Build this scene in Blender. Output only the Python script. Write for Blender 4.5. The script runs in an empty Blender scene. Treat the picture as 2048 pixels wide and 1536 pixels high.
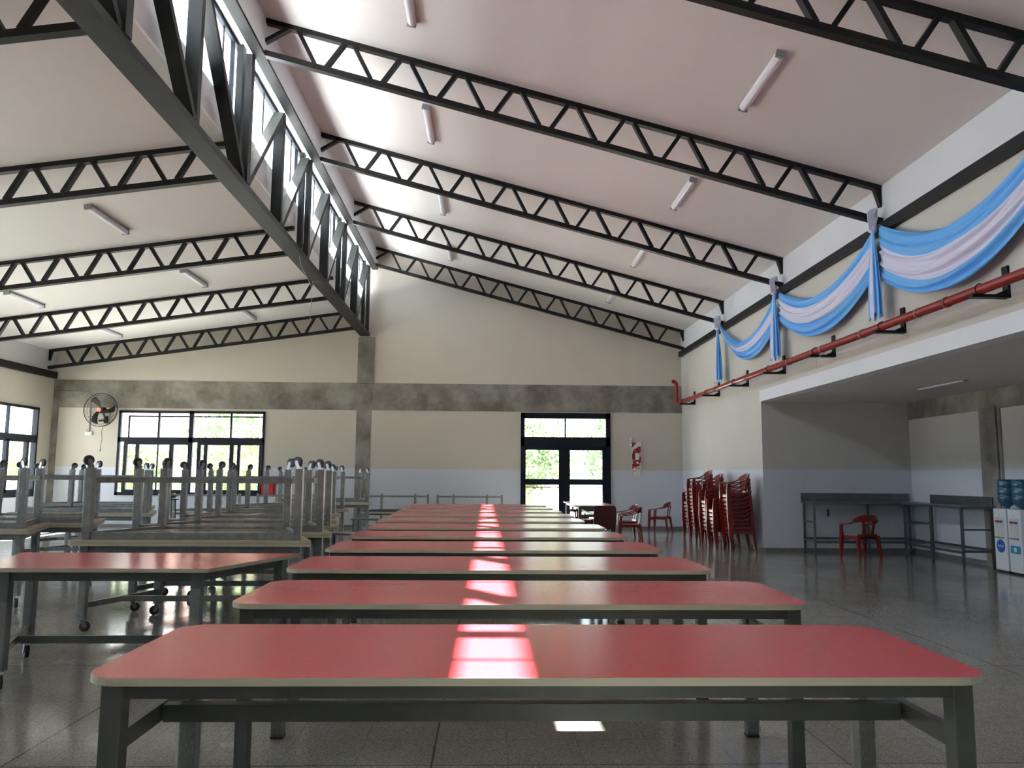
import bpy, math, random
from mathutils import Vector, Matrix
random.seed(7)
S = bpy.context.scene
C = S.collection
PI = math.pi

# ------------------------------------------------------------------ camera
F, PIT, YAW, ROL, EYE = 1600.0, 0.1140, 0.0310, 0.0069, 1.5
cy, sy, cp, sp, cr, sr = math.cos(YAW), math.sin(YAW), math.cos(PIT), math.sin(PIT), math.cos(ROL), math.sin(ROL)
xv = Vector((cy, -sy, 0)); hv = Vector((sy, cy, 0)); zv = Vector((0, 0, 1))
fw = hv * cp + zv * sp
up0 = zv * cp - hv * sp
right = xv * cr + up0 * sr
upv = up0 * cr - xv * sr
cam_d = bpy.data.cameras.new('camera'); cam = bpy.data.objects.new('camera', cam_d); C.objects.link(cam)
M = Matrix((right, upv, -fw)).transposed().to_4x4(); M.translation = Vector((0, 0, EYE))
cam.matrix_world = M
cam_d.sensor_width = 36; cam_d.lens = F * 36 / 2048; cam_d.clip_start = .05; cam_d.clip_end = 400
S.camera = cam

# ------------------------------------------------------------------ light
W = bpy.data.worlds.new('sky'); S.world = W; W.use_nodes = True
bg = W.node_tree.nodes['Background']; bg.inputs[0].default_value = (.74, .85, 1.0, 1); bg.inputs[1].default_value = 4.0
SUN = Vector((.626, -.012, -1)).normalized()
sd = bpy.data.lights.new('sun', 'SUN'); sd.energy = 54; sd.angle = .0095; sd.color = (1, .97, .93)
so = bpy.data.objects.new('sun', sd); C.objects.link(so); so.rotation_euler = SUN.to_track_quat('-Z', 'Y').to_euler(); so.location = (-20, 0, 30)
S.view_settings.view_transform = 'Standard'; S.view_settings.look = 'None'; S.view_settings.gamma = 1
S.view_settings.use_curve_mapping = False; S.view_settings.exposure = 0.95
S.cycles.use_denoising = True; S.cycles.max_bounces = 10; S.cycles.diffuse_bounces = 7; S.cycles.glossy_bounces = 4
S.cycles.transparent_max_bounces = 12; S.cycles.sample_clamp_indirect = 12; S.cycles.caustics_reflective = True; S.cycles.caustics_refractive = False
def portal(loc, rot, sx, sy_):
    d = bpy.data.lights.new('sky_portal', 'AREA'); d.shape = 'RECTANGLE'; d.size = sx; d.size_y = sy_; d.cycles.is_portal = True
    o = bpy.data.objects.new('sky_portal', d); C.objects.link(o); o.location = loc; o.rotation_euler = rot

# ------------------------------------------------------------------ measures
D, XR, XL, YF = 22.985, 5.65, -12.29, -5.0      # back wall, right wall, left wall, wall behind the camera
ZW = 1.669                                       # top of the washable paint
RS, LS = .263, .145
def zr(x): return 5.69 + RS * (5.65 - x)         # right roof slope (ceiling)
def zl(x): return 4.91 + LS * (x + 12.38)        # left roof slope
XW, ZS0, ZH = -3.68, 6.62, 7.77                  # clerestory plane, sill, head
DA, XA, ZA = 16.28, 8.73, 3.05                   # alcove: end wall, side wall, soffit
TY = [7.2, 11.0, 14.87, 18.72, 22.6]             # roof trusses

# ------------------------------------------------------------------ materials
def mat(name, col, rough=.5, metal=0, noise=0, nscale=6, bump=0, bscale=60, spec=.5, rnoise=0):
    m = bpy.data.materials.new(name); m.use_nodes = True
    nt = m.node_tree; b = nt.nodes['Principled BSDF']
    b.inputs['Base Color'].default_value = (*col, 1); b.inputs['Roughness'].default_value = rough
    b.inputs['Metallic'].default_value = metal; b.inputs['Specular IOR Level'].default_value = spec
    tc = nt.nodes.new('ShaderNodeTexCoord')
    if noise:
        n = nt.nodes.new('ShaderNodeTexNoise'); n.inputs['Scale'].default_value = nscale; n.inputs['Detail'].default_value = 6
        nt.links.new(tc.outputs['Object'], n.inputs['Vector'])
        r = nt.nodes.new('ShaderNodeValToRGB')
        r.color_ramp.elements[0].position = .3; r.color_ramp.elements[1].position = .7
        r.color_ramp.elements[0].color = (*[c * (1 - noise) for c in col], 1); r.color_ramp.elements[1].color = (*[min(1, c * (1 + noise)) for c in col], 1)
        nt.links.new(n.outputs['Fac'], r.inputs['Fac']); nt.links.new(r.outputs['Color'], b.inputs['Base Color'])
    if bump:
        n2 = nt.nodes.new('ShaderNodeTexNoise'); n2.inputs['Scale'].default_value = bscale; n2.inputs['Detail'].default_value = 3
        nt.links.new(tc.outputs['Object'], n2.inputs['Vector'])
        bp = nt.nodes.new('ShaderNodeBump'); bp.inputs['Strength'].default_value = bump; bp.inputs['Distance'].default_value = .01
        nt.links.new(n2.outputs['Fac'], bp.inputs['Height']); nt.links.new(bp.outputs['Normal'], b.inputs['Normal'])
    return m
def wall_paint(name, low, mid, top=None, ztop=4.96):
    m = mat(name, mid, .75, bump=.15, bscale=90); nt = m.node_tree; b = nt.nodes['Principled BSDF']
    g = nt.nodes.new('ShaderNodeNewGeometry'); s = nt.nodes.new('ShaderNodeSeparateXYZ'); nt.links.new(g.outputs['Position'], s.inputs[0])
    def band(z, c0, c1s):
        mt = nt.nodes.new('ShaderNodeMath'); mt.operation = 'GREATER_THAN'; mt.inputs[1].default_value = z; nt.links.new(s.outputs['Z'], mt.inputs[0])
        mx = nt.nodes.new('ShaderNodeMix'); mx.data_type = 'RGBA'; nt.links.new(mt.outputs[0], mx.inputs['Factor'])
        if isinstance(c0, tuple): mx.inputs['A'].default_value = (*c0, 1)
        else: nt.links.new(c0, mx.inputs['A'])
        mx.inputs['B'].default_value = (*c1s, 1); return mx.outputs['Result']
    o = band(ZW, low, mid)
    if top: o = band(ztop, o, top)
    n = nt.nodes.new('ShaderNodeTexNoise'); n.inputs['Scale'].default_value = 1.1; n.inputs['Detail'].default_value = 5
    nt.links.new(g.outputs['Position'], n.inputs['Vector'])
    mr = nt.nodes.new('ShaderNodeMapRange'); mr.inputs['To Min'].default_value = .93; mr.inputs['To Max'].default_value = 1.05; nt.links.new(n.outputs['Fac'], mr.inputs['Value'])
    mx = nt.nodes.new('ShaderNodeMix'); mx.data_type = 'RGBA'; mx.blend_type = 'MULTIPLY'; mx.inputs['Factor'].default_value = 1
    nt.links.new(o, mx.inputs['A']); nt.links.new(mr.outputs[0], mx.inputs['B']); nt.links.new(mx.outputs['Result'], b.inputs['Base Color'])
    return m
def concrete(name, a, b_):
    m = mat(name, a, .8, bump=.4, bscale=25); nt = m.node_tree; b = nt.nodes['Principled BSDF']
    g = nt.nodes.new('ShaderNodeNewGeometry')
    n = nt.nodes.new('ShaderNodeTexNoise'); n.inputs['Scale'].default_value = 1.6; n.inputs['Detail'].default_value = 8; n.inputs['Roughness'].default_value = .65
    nt.links.new(g.outputs['Position'], n.inputs['Vector'])
    r = nt.nodes.new('ShaderNodeValToRGB'); r.color_ramp.elements[0].position = .36; r.color_ramp.elements[1].position = .66
    r.color_ramp.elements[0].color = (*a, 1); r.color_ramp.elements[1].color = (*b_, 1)
    nt.links.new(n.outputs['Fac'], r.inputs['Fac']); nt.links.new(r.outputs['Color'], b.inputs['Base Color'])
    return m
def floor_mat():
    m = mat('terrazzo', (.2, .2, .18), .16); nt = m.node_tree; b = nt.nodes['Principled BSDF']; g = nt.nodes.new('ShaderNodeNewGeometry')
    v = nt.nodes.new('ShaderNodeTexVoronoi'); v.inputs['Scale'].default_value = 150; nt.links.new(g.outputs['Position'], v.inputs['Vector'])
    r = nt.nodes.new('ShaderNodeValToRGB'); e = r.color_ramp.elements
    e[0].color = (.20, .196, .175, 1); e[1].color = (.38, .37, .335, 1); e[0].position = .05; e[1].position = .9
    sx = nt.nodes.new('ShaderNodeSeparateColor'); nt.links.new(v.outputs['Color'], sx.inputs[0]); nt.links.new(sx.outputs[0], r.inputs['Fac'])
    n = nt.nodes.new('ShaderNodeTexNoise'); n.inputs['Scale'].default_value = .8; n.inputs['Detail'].default_value = 6; nt.links.new(g.outputs['Position'], n.inputs['Vector'])
    def mul(a, bb, fac=1.0):
        mx = nt.nodes.new('ShaderNodeMix'); mx.data_type = 'RGBA'; mx.blend_type = 'MULTIPLY'; mx.inputs['Factor'].default_value = fac
        nt.links.new(a, mx.inputs['A']); nt.links.new(bb, mx.inputs['B']); return mx.outputs['Result']
    mr = nt.nodes.new('ShaderNodeMapRange'); mr.inputs['To Min'].default_value = .75; mr.inputs['To Max'].default_value = 1.2; nt.links.new(n.outputs['Fac'], mr.inputs['Value'])
    col = mul(r.outputs['Color'], mr.outputs[0])
    def tiles(sz, mort, dark):
        k = nt.nodes.new('ShaderNodeTexBrick'); k.offset = 0; k.inputs['Scale'].default_value = 1
        k.inputs['Brick Width'].default_value = sz; k.inputs['Row Height'].default_value = sz; k.inputs['Mortar Size'].default_value = mort
        k.inputs['Color1'].default_value = (1, 1, 1, 1); k.inputs['Color2'].default_value = (.93, .93, .93, 1); k.inputs['Mortar'].default_value = (dark, dark, dark, 1)
        mp = nt.nodes.new('ShaderNodeMapping'); mp.inputs['Location'].default_value = (.27, .03, 0)
        nt.links.new(g.outputs['Position'], mp.inputs['Vector']); nt.links.new(mp.outputs[0], k.inputs['Vector']); return k.outputs['Color']
    col = mul(col, tiles(.4, .003, .72)); col = mul(col, tiles(2.2, .006, .35))
    nt.links.new(col, b.inputs['Base Color'])
    n3 = nt.nodes.new('ShaderNodeTexNoise'); n3.inputs['Scale'].default_value = 2.3; n3.inputs['Detail'].default_value = 8; nt.links.new(g.outputs['Position'], n3.inputs['Vector'])
    m3 = nt.nodes.new('ShaderNodeMapRange'); m3.inputs['To Min'].default_value = .06; m3.inputs['To Max'].default_value = .22; nt.links.new(n3.outputs['Fac'], m3.inputs['Value'])
    nt.links.new(m3.outputs[0], b.inputs['Roughness'])
    bp = nt.nodes.new('ShaderNodeBump'); bp.inputs['Strength'].default_value = .04; bp.inputs['Distance'].default_value = .02
    nt.links.new(n3.outputs['Fac'], bp.inputs['Height']); nt.links.new(bp.outputs['Normal'], b.inputs['Normal'])
    return m
def glass_mat():
    m = bpy.data.materials.new('pane_glass'); m.use_nodes = True; nt = m.node_tree; nt.nodes.clear()
    o = nt.nodes.new('ShaderNodeOutputMaterial'); t = nt.nodes.new('ShaderNodeBsdfTransparent'); gl = nt.nodes.new('ShaderNodeBsdfGlossy')
    gl.inputs['Roughness'].default_value = .02; mx = nt.nodes.new('ShaderNodeMixShader'); lw = nt.nodes.new('ShaderNodeLayerWeight'); lw.inputs[0].default_value = .5
    f = nt.nodes.new('ShaderNodeMath'); f.operation = 'POWER'; f.inputs[1].default_value = 5; nt.links.new(lw.outputs['Facing'], f.inputs[0])
    t.inputs[0].default_value = (.95, .97, .97, 1)
    nt.links.new(f.outputs[0], mx.inputs[0]); nt.links.new(t.outputs[0], mx.inputs[1]); nt.links.new(gl.outputs[0], mx.inputs[2]); nt.links.new(mx.outputs[0], o.inputs[0])
    return m
def film_mat():
    m = bpy.data.materials.new('clear_plastic_film'); m.use_nodes = True; nt = m.node_tree; b = nt.nodes['Principled BSDF']
    b.inputs['Base Color'].default_value = (.8, .85, .87, 1); b.inputs['Roughness'].default_value = .25
    n = nt.nodes.new('ShaderNodeTexNoise'); n.inputs['Scale'].default_value = 30; n.inputs['Detail'].default_value = 6
    r = nt.nodes.new('ShaderNodeMapRange'); r.inputs['From Min'].default_value = .35; r.inputs['From Max'].default_value = .7; r.inputs['To Min'].default_value = .02; r.inputs['To Max'].default_value = .4
    nt.links.new(n.outputs['Fac'], r.inputs['Value']); nt.links.new(r.outputs[0], b.inputs['Alpha'])
    bp = nt.nodes.new('ShaderNodeBump'); bp.inputs['Strength'].default_value = .6; nt.links.new(n.outputs['Fac'], bp.inputs['Height']); nt.links.new(bp.outputs['Normal'], b.inputs['Normal'])
    return m
MT = dict(
    floor=floor_mat(), glass=glass_mat(), film=film_mat(),
    hall=wall_paint('hall_wall_paint', (.60, .63, .69), (.57, .53, .455)),
    right=wall_paint('side_wall_paint', (.60, .63, .69), (.55, .535, .49), (.66, .69, .74)),
    ceil=mat('ceiling_plaster', (.67, .655, .645), .85, bump=.1, bscale=30), white=mat('white_plaster', (.70, .72, .76), .8),
    soffit=mat('soffit_plaster', (.62, .60, .58), .85),
    roof=mat('zinc_roofing', (.80, .80, .80), .38, metal=.75),
    conc=concrete('raw_concrete', (.145, .13, .105), (.33, .315, .275)),
    skirt=mat('granite_skirting', (.20, .20, .185), .35, noise=.3, nscale=60),
    black=mat('black_steel_paint', (.007, .007, .008), .5, noise=.2, nscale=3, spec=.3),
    girder=mat('girder_steel_paint', (.014, .016, .016), .5, noise=.25, nscale=4, spec=.22),
    frame=mat('window_frame_paint', (.006, .009, .018), .45, spec=.25), foil=mat('insulation_foil', (.36, .40, .39), .45, metal=.5, bump=.9, bscale=9),
    red=mat('red_laminate', (.52, .046, .058), .24, spec=.5, noise=.05, nscale=40, bump=.03, bscale=150),
    edge=mat('cream_edge_band', (.48, .46, .36), .4), grey3=mat('pale_grey_enamel', (.12, .135, .14), .36, noise=.1, nscale=8), grey2=mat('film_dulled_enamel', (.22, .235, .24), .3, noise=.25, nscale=14), grey=mat('grey_enamel', (.08, .088, .085), .38, noise=.1, nscale=8),
    wood=mat('raw_board', (.42, .32, .20), .7, noise=.12, nscale=12), chrome=mat('zinc_plate', (.33, .34, .36), .38, metal=1),
    rubber=mat('grey_rubber', (.06, .055, .05), .5), plas=mat('red_plastic', (.19, .011, .007), .3, spec=.6), darkred=mat('maroon_vinyl', (.06, .010, .008), .4),
    pipe=mat('red_pipe_paint', (.26, .022, .018), .28), steel=mat('stainless_steel', (.19, .205, .21), .38, metal=.85, noise=.1, nscale=5),
    blue=mat('sky_blue_satin', (.13, .42, .85), .5), lilac=mat('white_satin', (.62, .62, .78), .5),
    lamp=mat('acrylic_diffuser', (.72, .74, .80), .35), cap=mat('grey_end_cap', (.25, .26, .28), .4),
    cool=mat('white_appliance', (.74, .77, .80), .35), water=mat('blue_polycarbonate', (.03, .12, .20), .12, spec=.8),
    signred=mat('sign_red', (.55, .02, .015), .5), signwhite=mat('sign_white', (.75, .75, .73), .5), extred=mat('extinguisher_red', (.32, .015, .012), .25),
    blk=mat('black_rubber', (.012, .012, .012), .5), logo=mat('logo_blue', (.02, .13, .55), .4), teal=mat('label_teal', (.03, .30, .50), .4),
    mesh=mat('fan_wire', (.02, .02, .02), .5), grassy=mat('pale_paving', (.40, .385, .34), .9, noise=.15, nscale=3),
    leaf=mat('leaf_green', (.13, .20, .08), .6, noise=.4, nscale=3), leaf2=mat('leaf_light', (.24, .32, .12), .6, noise=.4, nscale=4), bark=mat('bark', (.22, .17, .12), .9, noise=.3, nscale=20),
    house=mat('house_render', (.85, .83, .80), .8), tile=mat('roof_tiles', (.50, .25, .18), .8, noise=.3, nscale=30), ac=mat('ac_casing', (.55, .58, .60), .5), bin=mat('red_crate_plastic', (.55, .03, .02), .4),
    wire=mat('pale_cable', (.6, .58, .5), .6), copper=mat('rust_rod', (.30, .04, .05), .5),
)

# ------------------------------------------------------------------ mesh helpers
class MB:
    def __init__(s): s.v = []; s.f = []; s.m = []; s.sm = []
    def quad(s, idx, mi=0, smooth=False): s.f.append(idx); s.m.append(mi); s.sm.append(smooth)
    def hexa(s, p, mi=0):
        n = len(s.v); s.v += [tuple(q) for q in p]
        for q in ((0, 3, 2, 1), (4, 5, 6, 7), (0, 1, 5, 4), (1, 2, 6, 5), (2, 3, 7, 6), (3, 0, 4, 7)): s.quad([n + i for i in q], mi)
        return s
    def box(s, x0, x1, y0, y1, z0, z1, mi=0):
        return s.hexa([(x0, y0, z0), (x1, y0, z0), (x1, y1, z0), (x0, y1, z0), (x0, y0, z1), (x1, y0, z1), (x1, y1, z1), (x0, y1, z1)], mi)
    def bar(s, a, b, w, h, up=(0, 0, 1), mi=0, ends=(0, 0)):
        a = Vector(a); b = Vector(b); d = (b - a).normalized(); u = Vector(up); sd_ = d.cross(u)
        if sd_.length < 1e-4: sd_ = d.cross(Vector((1, 0, 0)))
        sd_.normalize(); u = sd_.cross(d).normalized(); p = []
        a = a - d * ends[0]; b = b + d * ends[1]
        for q in (a, b):
            for i, j in ((-1, -1), (1, -1), (1, 1), (-1, 1)): p.append(q + sd_ * i * w / 2 + u * j * h / 2)
        n = len(s.v); s.v += [tuple(q) for q in p]
        for q in ((0, 1, 2, 3), (7, 6, 5, 4), (0, 4, 5, 1), (1, 5, 6, 2), (2, 6, 7, 3), (3, 7, 4, 0)): s.quad([n + i for i in q], mi)
        return s
    def prism(s, poly, fn, a, b, mi=0, mside=None):      # poly of 2D points, fn(p, t) -> 3D
        n = len(s.v); k = len(poly)
        s.v += [tuple(fn(p, a)) for p in poly] + [tuple(fn(p, b)) for p in poly]
        s.quad([n + i for i in range(k)][::-1], mi); s.quad([n + k + i for i in range(k)], mi)
        for i in range(k): s.quad([n + i, n + (i + 1) % k, n + k + (i + 1) % k, n + k + i], mi if mside is None else mside)
        return s
    def tube(s, pts, r, n=8, mi=0, cap=True):
        pts = [Vector(p) for p in pts]; base = len(s.v); rr = r if isinstance(r, (list, tuple)) else [r] * len(pts)
        ref = None
        for i, p in enumerate(pts):
            d = (pts[min(i + 1, len(pts) - 1)] - pts[max(i - 1, 0)]).normalized()
            if ref is None:
                ref = d.orthogonal().normalized()
            else:
                ref = (ref - d * ref.dot(d)).normalized()
            b = d.cross(ref)
            for k in range(n):
                t = 2 * PI * k / n; s.v.append(tuple(p + (ref * math.cos(t) + b * math.sin(t)) * rr[i]))
        for i in range(len(pts) - 1):
            for k in range(n):
                a0 = base + i * n + k; a1 = base + i * n + (k + 1) % n; s.quad([a0, a1, a1 + n, a0 + n], mi, True)
        if cap:
            s.quad([base + k for k in range(n)][::-1], mi); e = base + (len(pts) - 1) * n; s.quad([e + k for k in range(n)], mi)
        return s
    def ribbon(s, pts, hw, ht, side=(1, 0, 0), mi=0):     # flat swept section: hw half width list, ht half thickness list
        pts = [Vector(p) for p in pts]; base = len(s.v); k = len(pts)
        for i, p in enumerate(pts):
            d = (pts[min(i + 1, k - 1)] - pts[max(i - 1, 0)]).normalized()
            sd_ = Vector(side[i] if isinstance(side, list) else side); sd_ = (sd_ - d * sd_.dot(d)).normalized(); n_ = d.cross(sd_)
            w = hw[i] if isinstance(hw, (list, tuple)) else hw; t = ht[i] if isinstance(ht, (list, tuple)) else ht
            for a, b in ((-1, -1), (1, -1), (1, 1), (-1, 1)): s.v.append(tuple(p + sd_ * a * w + n_ * b * t))
        for i in range(k - 1):
            for j in range(4):
                a0 = base + i * 4 + j; a1 = base + i * 4 + (j + 1) % 4; s.quad([a0, a1, a1 + 4, a0 + 4], mi)
        s.quad([base + 3, base + 2, base + 1, base], mi); e = base + (k - 1) * 4; s.quad([e, e + 1, e + 2, e + 3], mi)
        return s
    def grid(s, fn, nu, nv, mfn=None, smooth=True, close_u=False):
        b = len(s.v)
        for i in range(nu + 1):
            for j in range(nv + 1): s.v.append(tuple(fn(i / nu, j / nv)))
        for i in range(nu):
            for j in range(nv):
                a = b + i * (nv + 1) + j; s.quad([a, a + 1, a + nv + 2, a + nv + 1], mfn(i, j) if mfn else 0, smooth)
        return s
    def lathe(s, prof, c, axis='z', n=16, mi=0):
        b = len(s.v); c = Vector(c)
        for r, h in prof:
            for k in range(n):
                t = 2 * PI * k / n; u, w = r * math.cos(t), r * math.sin(t)
                s.v.append(tuple(c + (Vector((u, w, h)) if axis == 'z' else Vector((u, h, w)) if axis == 'y' else Vector((h, u, w)))))
        for i in range(len(prof) - 1):
            for k in range(n):
                a0 = b + i * n + k; a1 = b + i * n + (k + 1) % n; s.quad([a0, a1, a1 + n, a0 + n], mi, True)
        s.quad([b + k for k in range(n)][::-1], mi); e = b + (len(prof) - 1) * n; s.quad([e + k for k in range(n)], mi)
        return s
    def build(s, name, mats, parent=None, bevel=0, **kw):
        me = bpy.data.meshes.new(name); me.from_pydata(s.v, [], s.f)
        for m in (mats if isinstance(mats, (list, tuple)) else [mats]): me.materials.append(MT[m] if isinstance(m, str) else m)
        for p, mi, sm in zip(me.polygons, s.m, s.sm): p.material_index = mi; p.use_smooth = sm
        me.validate(); me.update()
        import bmesh
        bm = bmesh.new(); bm.from_mesh(me); bmesh.ops.recalc_face_normals(bm, faces=bm.faces); bm.to_mesh(me); bm.free()
        o = bpy.data.objects.new(name, me); C.objects.link(o); o.parent = parent
        if bevel:
            b = o.modifiers.new('bevel', 'BEVEL'); b.width = bevel; b.segments = 2; b.limit_method = 'ANGLE'
        for k, v in kw.items(): o[k] = v
        return o
def box(name, m, a, parent=None, **kw): return MB().box(*a).build(name, m, parent, **kw)
def thing(name, label, cat, loc=(0, 0, 0), rz=0, group=None):
    o = bpy.data.objects.new(name, None); C.objects.link(o); o.location = loc; o.rotation_euler = (0, 0, rz); o.empty_display_size = .1
    o['label'] = label; o['category'] = cat
    if group: o['group'] = group
    return o
def tag(o, label, cat, group=None):
    o['label'] = label; o['category'] = cat
    if group: o['group'] = group
    return o
def dup(o, parent=None):
    c = o.copy(); C.objects.link(c); c.parent = parent
    for ch in list(o.children): dup(ch, c)
    return c
def struct(o): o['kind'] = 'structure'; return o

# ------------------------------------------------------------------ shell
struct(box('floor', 'floor', (XL - .2, XA + .2, YF - .2, D + .25, -.12, 0)))
def wall_grid(mb, us, vs, holes, put):
    us = sorted(set(us + [h[i] for h in holes for i in (0, 1)])); vs = sorted(set(vs + [h[i] for h in holes for i in (2, 3)]))
    for a, b in zip(us, us[1:]):
        for c, d in zip(vs, vs[1:]):
            m = ((a + b) / 2, (c + d) / 2)
            if any(h[0] < m[0] < h[1] and h[2] < m[1] < h[3] for h in holes): continue
            put(a, b, c, d)
WB = (-10.42, -6.32, .88, 3.265); DR = (.975, 3.555, 0.0, 3.30)
mb = MB(); wall_grid(mb, [XL - .2, XA + .2], [0, 4.9], [WB, DR], lambda a, b, c, d: mb.box(a, b, D, D + .22, c, d))
mb.prism([(XL - .2, 4.9), (XW, 4.9), (XW, zl(XW) + .1), (XL - .2, zl(XL - .2) + .1)], lambda p, t: (p[0], t, p[1]), D, D + .22)
mb.prism([(XW, 4.9), (XR + .2, 4.9), (XR + .2, zr(XR + .2) + .1), (XW, zr(XW) + .1)], lambda p, t: (p[0], t, p[1]), D, D + .22)
struct(mb.build('wall_back', 'hall'))
LW = [(18.1, 22.3, .85, 3.265), (13.0, 17.0, .85, 3.265), (7.6, 11.6, .85, 3.265), (2.2, 6.2, .85, 3.265)]  # first is in view; the other three are unseen, added to let daylight in
mb = MB(); wall_grid(mb, [YF - .2, D], [0, zl(XL) + .05], LW, lambda a, b, c, d: mb.box(XL - .22, XL, a, b, c, d))
struct(mb.build('wall_left', wall_paint('left_wall_paint', (.60, .63, .69), (.57, .53, .455), (.60, .61, .62), 4.14)))
mb = MB(); mb.box(XR, XR + .2, DA, D, 0, zr(XR) + .1); mb.box(XR, XR + .2, YF, DA, ZA + .226, zr(XR) + .1)
struct(mb.build('wall_right', 'right'))
struct(box('wall_alcove_end', 'right', (XR + .2, XA, DA, DA + .2, 0, ZA)))
struct(box('wall_alcove_side', 'right', (XA, XA + .2, YF, DA + .2, 0, ZA + .2)))
mb = MB(); FD = (-6.5, -2.5, 0, 3.0); FD2 = (-11, -8, .9, 3.2); wall_grid(mb, [XL - .2, XA + .2], [0, 4.9], [], lambda a, b, c, d: mb.box(a, b, YF - .2, YF, c, d))
mb.prism([(XL - .2, 4.9), (XW, 4.9), (XW, zl(XW) + .1), (XL - .2, zl(XL - .2) + .1)], lambda p, t: (p[0], t, p[1]), YF - .2, YF)
mb.prism([(XW, 4.9), (XR + .2, 4.9), (XR + .2, zr(XR + .2) + .1), (XW, zr(XW) + .1)], lambda p, t: (p[0], t, p[1]), YF - .2, YF)
struct(mb.build('wall_front', 'hall'))
# roofs: plaster below, zinc above
def slab(name, xs, zf, th, y0, y1, m0, m1):
    mb = MB(); a, b = xs; mb.hexa([(a, y0, zf(a)), (b, y0, zf(b)), (b, y1, zf(b)), (a, y1, zf(a)), (a, y0, zf(a) + th), (b, y0, zf(b) + th), (b, y1, zf(b) + th), (a, y1, zf(a) + th)])
    mb.m = [0, 1, 1, 1, 1, 1]; return struct(mb.build(name, [m0, m1]))
slab('ceiling_right', (-3.24, XR + .35), zr, .18, YF - .3, D + .4, 'ceil', 'roof')
slab('ceiling_left', (XL - .35, XW - .03), zl, .12, YF - .3, D + .4, 'ceil', 'roof')
mb = MB(); f = lambda p, t: (p[0], t, p[1])
mb.prism([(-4.42, 8.14), (-3.24, 8.14), (-3.24, zr(-3.24) + .18), (-4.42, zr(-4.42) + .12)], f, YF - .3, D + .4); struct(mb.build('trim_eave', 'roof'))  # unseen overhang, shaped so its shadow trims the sun strip on the tables
struct(box('trim_clerestory_base', 'white', (XW - .1, XW, YF, D, zl(XW) - .005, ZS0)))
mb = MB(); mb.box(-3.33, -3.24, YF, D, 7.50, 8.14); struct(mb.build('trim_clerestory_fascia', 'white'))
mb = MB(); mb.box(XW - .09, XW, YF, D, ZH, 8.14); struct(mb.build('trim_clerestory_head', 'frame'))
mb = MB(); mb.prism([(XW, ZH - .02), (-3.33, 7.56), (-3.33, 7.6), (XW, ZH + .02)], f, YF, D); struct(mb.build('trim_clerestory_soffit', 'foil'))
struct(box('ceiling_alcove', 'soffit', (XR + .2, XA + .2, YF, DA + .2, ZA, ZA + .2)))
struct(box('trim_header', 'white', (XR - .03, XR + .2, YF, DA, ZA, ZA + .226)))
struct(box('trim_header_ledge', 'right', (XR - .02, XR, YF, DA, ZA + .226, ZA + .30)))
# steel band along both side walls
struct(box('trim_band_right', 'black', (XR - .09, XR, YF, D - .05, 4.965, 5.11)))
struct(box('trim_band_left', 'black', (XL, XL + .1, YF, D - .05, 4.145, 4.325)))
# raw concrete frame
mb = MB(); wall_grid(mb, [XL, XR], [3.333, 4.117], [], lambda a, b, c, d: mb.box(a, b, D - .015, D + .01, c, d)); struct(mb.build('trim_concrete_beam', 'conc'))
struct(MB().box(-3.735, -3.325, D - .016, D + .01, 0, 3.34).box(-3.735, -3.28, D - .06, D + .01, 4.10, 5.45).build('trim_concrete_column', 'conc'))
struct(box('trim_concrete_corner', 'conc', (XL, XL + .17, D - .03, D + .01, 0, 3.34)))
struct(MB().box(XA - .02, XA + .01, YF, DA - .02, 2.70, ZA).box(XA - .04, XA + .01, 13.40, 13.86, 0, 2.75).box(XA - .02, XA + .01, 13.30, 13.36, 0, 2.7).build('trim_concrete_alcove', 'conc'))
# skirting
H = .085
struct(MB().box(XL + .01, DR[0], D - .025, D, 0, H).box(DR[1], XR, D - .025, D, 0, H).build('baseboard_back', 'skirt'))
struct(box('baseboard_left', 'skirt', (XL, XL + .02, YF, D, 0, H)))
struct(box('baseboard_right', 'skirt', (XR - .02, XR, DA, D - .025, 0, H)))
struct(MB().box(XR, XA - .02, DA - .02, DA, 0, H).box(XA - .02, XA, YF, 13.3, 0, H).box(XA - .02, XA, 13.87, DA, 0, H).build('baseboard_alcove', 'skirt'))

# windows --------------------------------------------------------------
def window(n, holes, bars, panes, sill=None):
    mb = MB()
    for b_ in bars: mb.box(*b_)
    o = struct(mb.build('window_%d' % n, 'frame'))
    for p in panes: MB().box(*p).build('pane', 'glass', o)
    return o
x0, x1, z0, z1 = WB; y0, y1 = D - .03, D + .05; zm0, zm1 = 2.37, 2.51; xm = -8.385
bars = [(x0, x1, y0, y1, z1 - .07, z1), (x0, x1, y0, y1, z0, z0 + .09), (x0, x0 + .07, y0, y1, z0, z1), (x1 - .06, x1, y0, y1, z0, z1),
        (x0, x1, y0, y1, zm0, zm1), (xm - .06, xm + .06, y0, y1, z0, z1)]
for x in (-9.30, -7.27): bars.append((x - .025, x + .025, y0 + .02, y1 + .02, zm1, z1)); bars.append((x - .02, x + .02, y0 + .04, y1, z0, zm0))
for x, w in ((-10.19, .05), (-9.86, .05), (-8.91, .06), (-8.14, .05), (-7.95, .05), (-7.22, .055), (-7.02, .045), (-6.42, .03)): bars.append((x - w, x + w, y0 + .01, y1, z0 + .06, zm0))
for s_ in ((x0 + .2, xm - .06), (xm + .2, x1)): bars += [(s_[0], s_[1], y0 + .02, y1, zm0 - .07, zm0), (s_[0], s_[1], y0 + .02, y1, z0 + .08, z0 + .16)]
bars += [(x0 + .2, x1 - .06, y1 + .1, y1 + .14, z1 - .17, z1 - .13), (x0 + .2, x0 + .24, y1 + .1, y1 + .14, zm1, z1 - .13)]
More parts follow.
